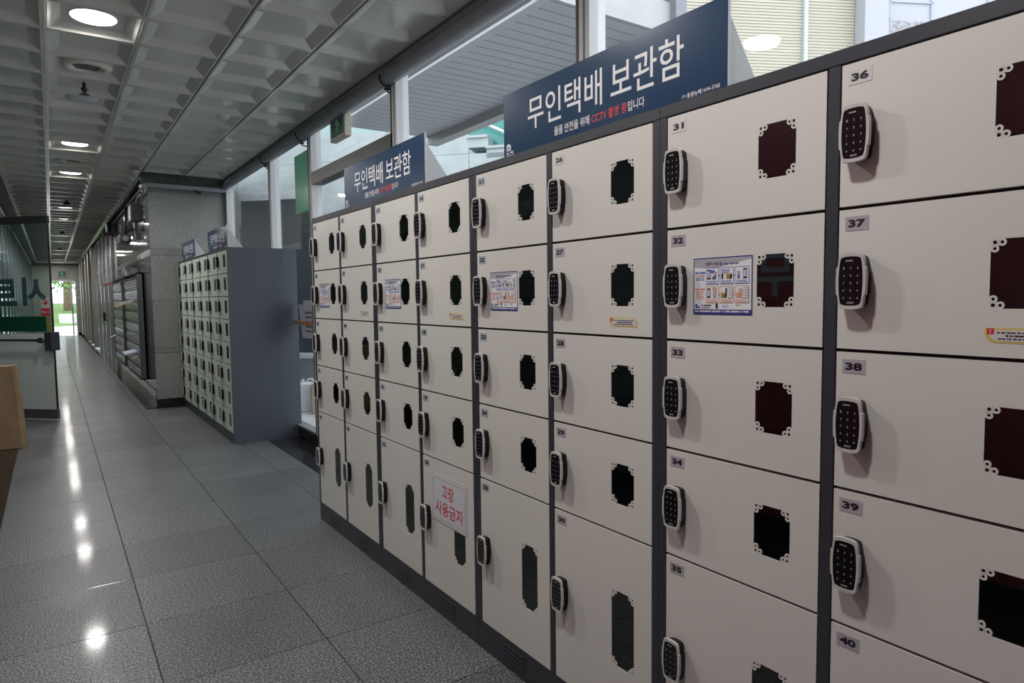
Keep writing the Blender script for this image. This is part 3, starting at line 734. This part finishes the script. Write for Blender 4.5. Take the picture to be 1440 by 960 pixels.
# mailbox banks
mbx = MB().box(0, .15, 0, .06, 0, .145, 0); mbx.box(.012, .138, -.004, .0, .012, .105, 0); mbx.rect(.014, .136, .112, .135, -.0006, 1); mbx.rect(.055, .095, .04, .075, -.0046, 2); mbx.box(.066, .084, -.012, -.004, .018, .030, 0)
mbm = mbx.mesh('mailbox', [mat('dull_steel', (.5,.51,.52), .16, metal=.95), BLACKM, LABWH])
def bank(y_left, ncol, label):
    t = thing('mailbox_bank', label, 'mailboxes', (XR-.085, y_left, .0), FACE_L, 'stainless mailbox banks on the right wall')
    W_ = ncol*.155+.05
    MB().box(0, W_, .06, .084, .30, 1.80).box(0, .022, -.01, .084, .30, 1.80).box(W_-.022, W_, -.01, .084, .30, 1.80).box(0, W_, -.01, .084, 1.78, 1.80).box(0, W_, -.01, .084, .30, .32).build('frame', mat('dark_steel', (.14,.15,.15), .3, metal=.7), t)
    for r in range(9):
        for c in range(ncol): place('mailbox', mbm, t, (.025+c*.155, .0, .335+r*.158))
    return W_
bank(12.70, 13, 'stainless mailbox bank stuffed with post, nearer of two on the right wall')
bank(15.15, 13, 'stainless mailbox bank farther along the right wall')
rl = random.Random(3)
for k in range(22):
    y = rl.uniform(10.7, 15.0); z = .335 + .158*rl.randrange(9) + .118
    if 12.6 < y < 13.1: continue
    L_ = rl.uniform(.04, .11); tl = rl.uniform(-.05, .01)
    m_ = rl.choice([PAPER, mat('dull_envelope', (.35,.34,.32), .6), LBLUE])
    o = MB().add([(0, -.005, 0), (.13, -.005, 0), (.13, -L_, tl), (0, -L_, tl), (0, -.005, .008), (.13, -.005, .008), (.13, -L_, tl+.008), (0, -L_, tl+.008)], [(0,3,2,1),(4,5,6,7),(0,1,5,4),(1,2,6,5),(2,3,7,6),(3,0,4,7)]).build('envelope', m_, None, (XR-.085, y, z), FACE_L)
    tag(o, 'envelope sticking out of a stainless mailbox slot', 'envelope', 'envelopes sticking out of the mailboxes')
def loose(name, y, z, wd, L_, tl, m_, label):
    o = MB().add([(0, -.005, 0), (wd, -.005, 0), (wd, -L_, tl), (0, -L_, tl), (0, -.005, .02), (wd, -.005, .02), (wd, -L_, tl+.025), (0, -L_, tl+.025)], [(0,3,2,1),(4,5,6,7),(0,1,5,4),(1,2,6,5),(2,3,7,6),(3,0,4,7)]).build(name, m_, None, (XR-.085, y, z), FACE_L)
    tag(o, label, name.replace('_', ' '))
loose('newspaper', 11.55, 1.40, .30, .24, -.09, mat('yellowed_paper', (.42,.36,.24), .7), 'yellowed folded newspaper sticking out of the nearer mailbox bank')
loose('magazine', 11.6, .66, .5, .16, -.04, LBLUE, 'pale blue magazine jutting low from the nearer mailbox bank')
loose('leaflet', 14.5, 1.74, .22, .2, -.06, mat('dull_red_paper', (.35,.06,.05), .5), 'dull red leaflet at the top of the farther mailbox bank')
for k, (y, wd, lab) in enumerate(((12.55, .5, 'white bundle of papers lying on top of the nearer mailbox bank, left end'), (11.8, .6, 'grey plastic bundle lying on top of the nearer mailbox bank, right end'))):
    b = MB().add([(0,0,0),(wd,0,0),(wd,.1,0),(0,.1,0),(.03,-.02,.09),(wd*.5,.0,.14),(wd-.04,.0,.07),(wd-.05,.1,.06),(.05,.1,.1)], [(0,1,6,5,4),(1,2,7,6),(2,3,8,7),(3,0,4,8),(4,5,8),(5,6,7,8),(3,2,1,0)])
    tag(b.build('paper_bundle', [WHITEP, mat('grey_bag', (.12,.13,.14), .3)][k], None, (XR-.11, y, 1.802), FACE_L), lab, 'bundle')
# devices and conduits high on the corridor wall
t = thing('wall_camera', 'black boxy security camera on an arm high on the right corridor wall', 'camera', (XR, 11.3, 2.45))
MB().box(-.03, 0, -.08, .08, -.1, .12).build('wall_plate', BLACKM, t); MB().tube([(-.02,0,0),(-.14,0,-.02),(-.16,0,-.1)], .016, 8).build('arm', BLACKM, t)
MB().box(-.24, -.1, -.28, .12, -.22, -.1).build('housing', BLACKM, t, bevel=.01); MB().tube([(-.17,-.28,-.16),(-.17,-.31,-.16)], .04, 12).build('lens', CHROME, t)
t = thing('speaker_box', 'dark speaker box hung under the ceiling edge by the column', 'speaker', (XR, 10.35, 2.55))
MB().box(-.16, -.02, -.12, .2, -.08, .14).build('case', BLACKM, t, bevel=.008); MB().box(-.03, 0, -.03, .03, -.04, .1).build('bracket', CHROME, t); MB().box(-.165, -.158, -.10, .18, -.06, .12).build('grille', GRILLE, t)
tag(MB().box(XR-.05, XR, 10.9, 11.06, 2.28, 2.36).build('junction_box', BLACKM, bevel=.005), 'small black junction box under the speaker box on the corridor wall', 'box')
tag(MB().tube([(1.0, 9.76, 2.80), (1.03, 10.0, 2.80), (1.03, 10.3, 2.80), (1.03, 10.42, 2.78), (1.05, 10.42, 2.72)], .022, 8).build('conduit', CHROME, smooth=True), 'bent silver conduit leaving the cross pipe at the column corner', 'conduit')
tag(MB().tube([(1.045, 12.4, 2.9), (1.03, 12.4, 2.6), (1.03, 12.3, 2.45), (1.03, 12.05, 2.36)], .02, 8).build('conduit', CHROME, smooth=True), 'bent silver conduit beside the security camera', 'conduit')
tag(MB().tube([(1.0, 15.6, 2.96), (1.0, 15.6, 2.75)], .05, 10).box(.9, 1.06, 15.5, 15.75, 2.70, 2.76).build('door_closer', BLACKM), 'black bracket at the top of the steel posts past the mailboxes', 'bracket')
tag(MB().box(XR-.10, XR-.05, 18.3, 18.42, .95, 1.15).build('door_lock', BLACKM, bevel=.005), 'black lock box on a steel post down the corridor', 'lock')

# ================================================================== LEFT WALL, BACK WALL, END WALL
wl = sempty('wall_left', 'dark polished panel wall on the left of the corridor', 'wall')
MB().box(XL-.2, XL-.012, -4.2, YE, 0, 3.1).build('core', JOINT, wl)
y = -4.2
while y < YE:
    b = min(y+1.18, YE)
    near = b < 3.1
    MB().box(XL-.012, XL, y+.003, b-.003, 0.0, .13).build('base_slab', BLACKGR, wl)
    MB().box(XL-.012, XL, y+.003, b-.003, .134, 2.05).build('wall_panel', MAROON if near else DARKWALL, wl)
    MB().box(XL-.012, XL, y+.003, b-.003, 2.055, 2.95).build('wall_panel', MAROON if near else DARKWALL, wl)
    if not near and y > 10.5: MB().box(XL-.005, XL+.02, b-.025, b+.025, 0, 2.9).build('steel_strip', CHROME, wl)
    y = b
o = MB().text('무', -.12, .12, 0, .24, 0, 0, .02).build('wall_letter', [mat('blue_grey_letter', (.13,.17,.2), .5)], None, (XL+.004, 2.275, 1.385), PI/2)
tag(o, 'large blue-grey Korean letter on the maroon wall, mirrored in window 32', 'letter')
struct(MB().box(XL-.2, 2.2, -4.3, -4.2, 0, 3.1).build('wall_back', mat('back_wall_grey', (.3,.29,.28), .5)), 'plain grey wall behind the viewpoint', 'wall')
we = sempty('wall_end', 'beige stone end wall with the bright doorway', 'wall')
for (x0, x1, z0, z1) in ((-.7,-.03,.12,1.05),(-.7,-.03,1.055,2.3),(-.7,.48,2.305,2.7),(.483,1.2,2.305,2.7),(-.7,.48,2.703,3.1),(.483,1.2,2.703,3.1),(.89,1.2,.12,.95),(.89,1.2,.953,1.6),(.89,1.2,1.603,2.3)):
    MB().box(x0, x1, YE, YE+.2, z0, z1).build('stone_slab', BEIGE, we)
MB().box(-.7, -.03, YE-.01, YE+.2, 0, .117).build('base_slab', BLACKGR, we); MB().box(.89, 1.2, YE-.01, YE+.2, 0, .117).build('base_slab', BLACKGR, we)
d1 = struct(MB().box(-.03, .01, YE-.02, YE+.2, 0, 2.3).box(.85, .89, YE-.02, YE+.2, 0, 2.3).box(-.03, .89, YE-.02, YE+.2, 2.27, 2.305).build('door_1', ALUW), 'white framed open doorway at the far end, bright outdoors behind', 'door')
MB().box(.70, .745, YE+.02, YE+.06, .02, 2.26).build('leaf_edge', ALUW, d1)
MB().box(.745, .85, YE+.035, YE+.045, .02, 2.26).build('leaf_glass', GLASS, d1)
MB().box(.69, .72, YE-.03, YE+.02, .95, 1.25).build('handle', CHROME, d1)

# ================================================================== GLASS DOOR LEAF (left, half open)
hinge = Vector((-.60, 10.22, 0)); tip = Vector((.008, 9.617, 0)); dv = (tip-hinge); LW = dv.length
ang = math.atan2(dv.y, dv.x)
t = thing('glass_door', 'half-open glass door with frosted lower part on the left', 'door', hinge, ang)
MB().box(0, LW, -.02, .02, 2.325, 2.412).build('top_rail', BLACKM, t)
MB().box(0, LW, -.022, .022, .012, .125).build('bottom_rail', DARKALU, t)
MB().box(0, LW-.004, -.005, .005, .125, 2.325).build('glass_pane', DOORGLASS, t)
MB().box(LW-.010, LW, -.010, .010, .125, 2.325).build('edge_strip', BLACKM, t)
MB().box(0, LW-.012, -.0075, -.0055, .125, 1.03).build('frosted_film', FROST, t)
MB().box(0, LW-.09, -.0085, -.0055, 1.055, 1.235).build('green_band', DARKGREEN, t)
MB().box(LW-.085, LW-.03, -.0085, -.0055, 1.03, 1.235).build('yellow_patch', mat('mustard_vinyl', (.33,.27,.06), .5), t)
sk = MB().rect(LW-.15, LW-.03, 1.24, 1.47, -.0060, 0); sk.rect(LW-.15, LW-.03, 1.24, 1.33, -.0064, 1); sk.disc(LW-.09, 1.40, .03, -.0066, 1, 14); sk.disc(LW-.10, 1.41, .014, -.0069, 0, 10); dashes(sk, LW-.14, LW-.04, 1.285, .03, 0, -.0068, .01, .02, .006)
sk.build('warning_sticker', [LABWH, REDP], t)
lt = MB(); lt.text('시', LW-.40, LW-.07, 1.36, 1.70, -.0060, 0, .04, mirror=True); lt.text('트', LW-.78, LW-.48, 1.36, 1.68, -.0060, 0, .04, mirror=True)
lt.build('vinyl_lettering', STICKERTEAL, t)
MB().box(LW-.07, LW+.03, -.07, .05, .83, 1.05).build('lock_case', mat('dark_slate_plastic', (.04,.045,.06), .4), t, bevel=.008)
MB().tube([(LW-.07, -.06, .95), (LW-.12, -.07, .955), (LW-.70, -.07, .955)], [.02, .016, .012], 10).build('push_bar', mat('dark_slate_metal', (.035,.04,.055), .35), t, smooth=True)
MB().tube([(LW-.105, -.07, .95), (LW-.14, -.07, .955)], .032, 12).build('bar_socket', BLACKM, t)

# cardboard box
bx = MB(); B0 = Vector((-.283, 7.94, 0))
Wb, Db, Hb = .62, .26, .80; ln = .10
v = [(-Wb, 0, 0), (0, 0, 0), (0, Db, 0), (-Wb, Db, 0), (-Wb-ln*.6, .02, Hb), (-ln*.55, .02, Hb), (-ln*.55, Db+.02, Hb-.01), (-Wb-ln*.6, Db+.02, Hb-.01)]
bx.add(v, [(0,3,2,1),(4,5,6,7),(0,1,5,4),(1,2,6,5),(2,3,7,6),(3,0,4,7)])
cb = thing('cardboard_box', 'tall brown cardboard box leaning at the left edge beside the glass door', 'box', (-.285, 7.94, 0), -.12)
# keep the box clear of the wall
s_ = .52
bx.v = [((x if x > -.2 else x*s_), y, z) for x, y, z in bx.v]
bx.build('carton', CARD, cb, bevel=.008)
MB().add([(-.005,-.002,.30),(-.03,-.0015,.30),(-.06,.0165,Hb+.001),(-.03,.0165,Hb+.001)], [(0,3,2,1)]).build('packing_tape', TAPE, cb)

# ================================================================== ATRIUM BEYOND THE GLASS
af = sempty('floor_atrium', 'white tiled floor beyond the storefront glass', 'floor')
MB().box(GX+.06, 12, -5, 12, -.1, -.004).build('base', mat('pale_joint', (.4,.4,.4), .6), af)
ltm = MB().box(.004, .396, .004, .396, -.004, .002).mesh('floor_tile', LTILE)
for i in range(4):
    for j in range(14): place('floor_tile', ltm, af, (GX+.07+i*.4, 4.4+j*.4, 0))
# diagonal stone wall with stair
W0 = Vector((4.6, 7.68, 0)); WD = Vector((.68, -.733, 0)).normalized(); wang = math.atan2(WD.y, WD.x)
ws = sempty('wall_atrium', 'pale stone slab wall across the atrium with a tall dark rectangle', 'wall', W0, wang)
def wbox(s0, s1, d0, d1, z0, z1): return MB().box(s0, s1, d0, d1, z0, z1)
wbox(-4.4, 6, .015, .3, 0, 3.2).build('core', mat('stone_joint', (.25,.26,.26), .7), ws)
zs = [0, .82, 1.64, 2.46, 3.275, 3.64]
ss = [-4.4, -3.44, -2.3, -1.15, 0.0]
for a, b in zip(ss[:-1], ss[1:]):
    for z0, z1 in zip(zs[:-1], zs[1:]): 
        if a == -3.44 and z1 < 3: continue
        wbox(a+.004, b-.004, 0, .02, z0+.004, z1-.004).build('stone_slab', STONEW, ws)
for k in range(6):
    z1 = 3.275
    for z0, z1 in zip(zs[:4], zs[1:5]): wbox(k*1.15+.004, (k+1)*1.15-.004, 0, .02, z0+.004, z1-.004).build('stone_slab', STONEW, ws)
wbox(-3.38, -2.22, -.012, .0, 0, 2.80).build('dark_slab', DARKSLAB, ws)  # tall dark flat sheet set on the stone wall from the floor up
wbox(-2.215, -1.4, -.008, .0, 0, 2.2).build('dark_panel', DARKSLAB, ws)
sp = thing('staircase', 'pale stone stair with teal glass balustrade climbing across the atrium', 'stairs', W0, wang)
for k in range(10):
    s0 = k*.25; zt = 3.65 - k*.145
    if zt < 2.4: break
    MB().box(s0-.01, s0+.262, .0, 1.2, max(0, zt-.30), zt-.145+.0).build('step', STONEW, sp)
    MB().box(s0-.02, s0+.255, -.03, 1.2, zt-.18, zt-.145).build('tread', STONEW, sp)
MB().add([(-.6,.25,3.65),(2.4,.25,2.2),(2.4,.25,3.3),(-.6,.25,4.75),(-.6,.27,3.65),(2.4,.27,2.2),(2.4,.27,3.3),(-.6,.27,4.75)], [(0,1,2,3),(7,6,5,4),(0,4,5,1),(1,5,6,2),(2,6,7,3),(3,7,4,0)]).build('balustrade_glass', TEALGLASS, sp)
MB().tube([(-.6,.05,4.05),(2.4,.05,2.6)], .022, 10).build('handrail', ALUW, sp, smooth=True)
struct(MB().box(-5, 6, 1.6, 1.8, 0, 6).build('wall_atrium_rear', mat('pale_teal_wall', (.42,.56,.56), .6), None, W0, wang), 'pale teal wall rising behind the stair', 'wall')
# slatted soffit bulkhead
so = sempty('ceiling_soffit', 'grey slatted soffit outside the storefront glass', 'ceiling')
k = 0; y = 3.16
while y < 6.5:
    MB().box(2.45, 3.38, y+.006, min(y+.112, 6.5), 3.10, 3.12).build('soffit_slat', SLAT, so); y += .118
MB().box(2.45, 3.40, 3.17, 6.5, 3.125, 3.2).build('backing', JOINT, so)
MB().box(2.385, 2.449, 3.15, 6.5, 3.095, 3.115).build('edge_band', FASCIA, so)
MB().box(3.381, 3.50, 3.15, 6.5, 3.02, 3.24).build('far_beam', STONEWARM, so)
MB().box(2.33, 3.42, 3.13, 3.155, 3.10, 3.30).build('fascia_panel', STONEWARM, so)
MB().box(2.33, 3.42, 3.135, 3.155, 3.315, 4.2).build('fascia_panel', FASCIA, so)
struct(MB().box(3.42, 3.52, 3.08, 3.18, 0, 5).build('trim_15', mat('grey_post', (.22,.225,.25), .4)), 'grey steel post at the corner of the soffit', 'trim')
# facade with blinds
B0v = Vector((6.25, 4.14, 0)); BD = Vector((.89, -.45, 0)).normalized(); bang = math.atan2(BD.y, BD.x)
fa = sempty('wall_facade', 'white facade across the atrium', 'wall', B0v, bang)
MB().box(.74, 1.0, -.12, .2, 0, 6.5).build('pillar', WALLW, fa)
MB().box(1.0, 5.0, .0, .2, 0, 6.5).build('wall_panel', WALLW, fa)
MB().box(-1.6, .74, .12, .3, 0, 6.5).build('wall_panel', mat('cream_wall', (.55,.50,.40), .5), fa)
for (x0, x1, z0, z1) in ((1.08,1.10,4.2,6),(1.55,1.575,4.2,6),(1.08,1.575,4.36,4.375),(2.2,2.22,3.5,6)):
    MB().box(x0, x1, -.015, .0, z0, z1).build('window_bar', mat('grey_bar', (.4,.42,.48), .4), fa)
MB().box(1.02, 1.75, -.03, .0, 3.95, 4.17).build('planter_panel', mat('speckled_grey', (.35,.34,.36), .7, noise=(40,.5)), fa)
for i, (x0, x1, lab) in enumerate(((-.62, .165, 'cream venetian blind, left of two bays, with a lamp mirrored over it'), (.205, .735, 'cream venetian blind, right of the two bays, beside the white pillar'), (-1.4, -.68, 'cream blind showing above the larger navy sign'))):
    t = thing('window_blind', lab, 'blind', B0v, bang)
    b = MB(); z = 3.0
    while z < 6.3:
        b.add([(x0, .04, z), (x1, .04, z), (x1, .046, z+.0303), (x0, .046, z+.0303)], [(0,1,2,3)]); z += .030
    stuff(b.build('slats', BLIND, t))
    MB().box(x0, x1, .03, .075, 6.3, 6.36).build('head_rail', BLIND, t)
for x in (-.65, .185): MB().box(x-.018, x+.018, .0, .06, 0, 6.4).build('mullion', mat('pale_blue_alu', (.55,.64,.68), .35), fa)
# bench/counter and water jugs
t = thing('counter', 'grey counter with a white top beyond the glass, behind the jugs', 'counter', (2.75, 9.2, 0), wang)
MB().box(-.5, 1.4, 0, .27, 0, .60).build('base', mat('grey_counter', (.26,.27,.29), .4), t); MB().box(-.52, 1.42, -.03, .29, .60, .65).build('top', WHITEP, t)
def jug(x, y, rz, label, m_, sc=1.0):
    j = thing('plastic_jug', label, 'jug', (x, y, 0.002), rz)
    o = MB().prism(rrect(-.10*sc, .10*sc, 0, .36, .035, 4), -.085, .085).build('body', m_, j, bevel=.025, seg=3)
    MB().tube([(-.05,0,.36),(-.05,0,.40)], .022, 12).build('cap', WHITEP, j)
    MB().tube([(-.01,0,.355),(.02,0,.40),(.07,0,.40),(.085,0,.33)], .012, 8).build('handle', m_, j, smooth=True)
jug(2.50, 8.62, wang+.5, 'white plastic jug beyond the glass, left of the pair', PLASTICBAG)
jug(2.60, 8.38, wang+.5, 'white plastic jug beyond the glass, in front of the pair', PLASTICBAG)
jug(2.66, 8.10, wang+.5, 'brownish jug half hidden by the near lockers', mat('tan_plastic', (.45,.33,.25), .5))

# ================================================================== OUTDOORS BEYOND THE END DOOR
struct(MB().box(-12, 14, YE+.2, 52, -.06, -.01).build('floor_outdoors', CONC), 'sunlit pale paving outside the far doorway', 'paving')
lw = MB(); N = 12
for i in range(N+1):
    for j in range(9):
        y = 46 + 26*j/8; lw.v.append((-12+26*i/N, y, -.02 + 1.3*min(1, (j/5))**1.3 + .08*math.sin(i*1.7+j)))
for i in range(N):
    for j in range(8): lw.f.append([i*9+j, (i+1)*9+j, (i+1)*9+j+1, i*9+j+1]); lw.m.append(0)
tag(lw.build('lawn', GRASS, smooth=True), 'bright green lawn bank seen through the far doorway', 'lawn')['kind'] = 'stuff'
tag(MB().box(.35, 2.6, 49.5, 53, .0, .62).build('stone_step', CONC, bevel=.05), 'pale flat stone block on the lawn outside', 'stone')
def leaves(cx_, cy_, cz_, rx, rz, n_, s):
    a = MB()
    for _ in range(n_):
        u = Vector((random.gauss(0,1), random.gauss(0,1), random.gauss(0,1))).normalized()*random.random()**.4
        c = Vector((cx_+u.x*rx, cy_+u.y*rx, cz_+u.z*rz)); d = Vector((random.uniform(-1,1), random.uniform(-1,1), random.uniform(-1,1))).normalized(); e = d.orthogonal().normalized()
        a.add([c-d*s, c+e*s*.6, c+d*s, c-e*s*.6], [(0,1,2,3)])
    return a
def tree(x, y, z, r, h, label, crown):
    t = thing('tree', label, 'tree', (x, y, z))
    MB().tube([(0,0,-.3),(.03,0,h*.3),(-.02,0,h*.7),(0,0,h)], [r*1.25, r, r*.85, r*.6], 10).build('trunk', BARK, t, smooth=True)
    stuff(leaves(0, 0, *crown).build('foliage', LEAF, t))
tree(.95, 57, .9, .24, 6.5, 'thick brown tree trunk with green leaves outside the doorway', (3.6, 2.8, 2.6, 1500, .16))
tree(3.4, 64, 1.2, .2, 5, 'leafy green tree to the right outside the doorway', (3.2, 1.7, 1.9, 900, .14))
tree(-1.6, 66, 1.2, .2, 5, 'leafy green tree to the left outside the doorway', (3.2, 1.7, 1.9, 900, .14))
fe = thing('fence', 'low grey railing behind the lawn outside', 'fence', (-6, 69, 1.25))
MB().tube([(0,0,.8),(14,0,.8)], .04, 6).build('rail', ALU, fe)
for k in range(12): MB().tube([(k*1.2,0,-.3),(k*1.2,0,.8)], .03, 6).build('post', ALU, fe)
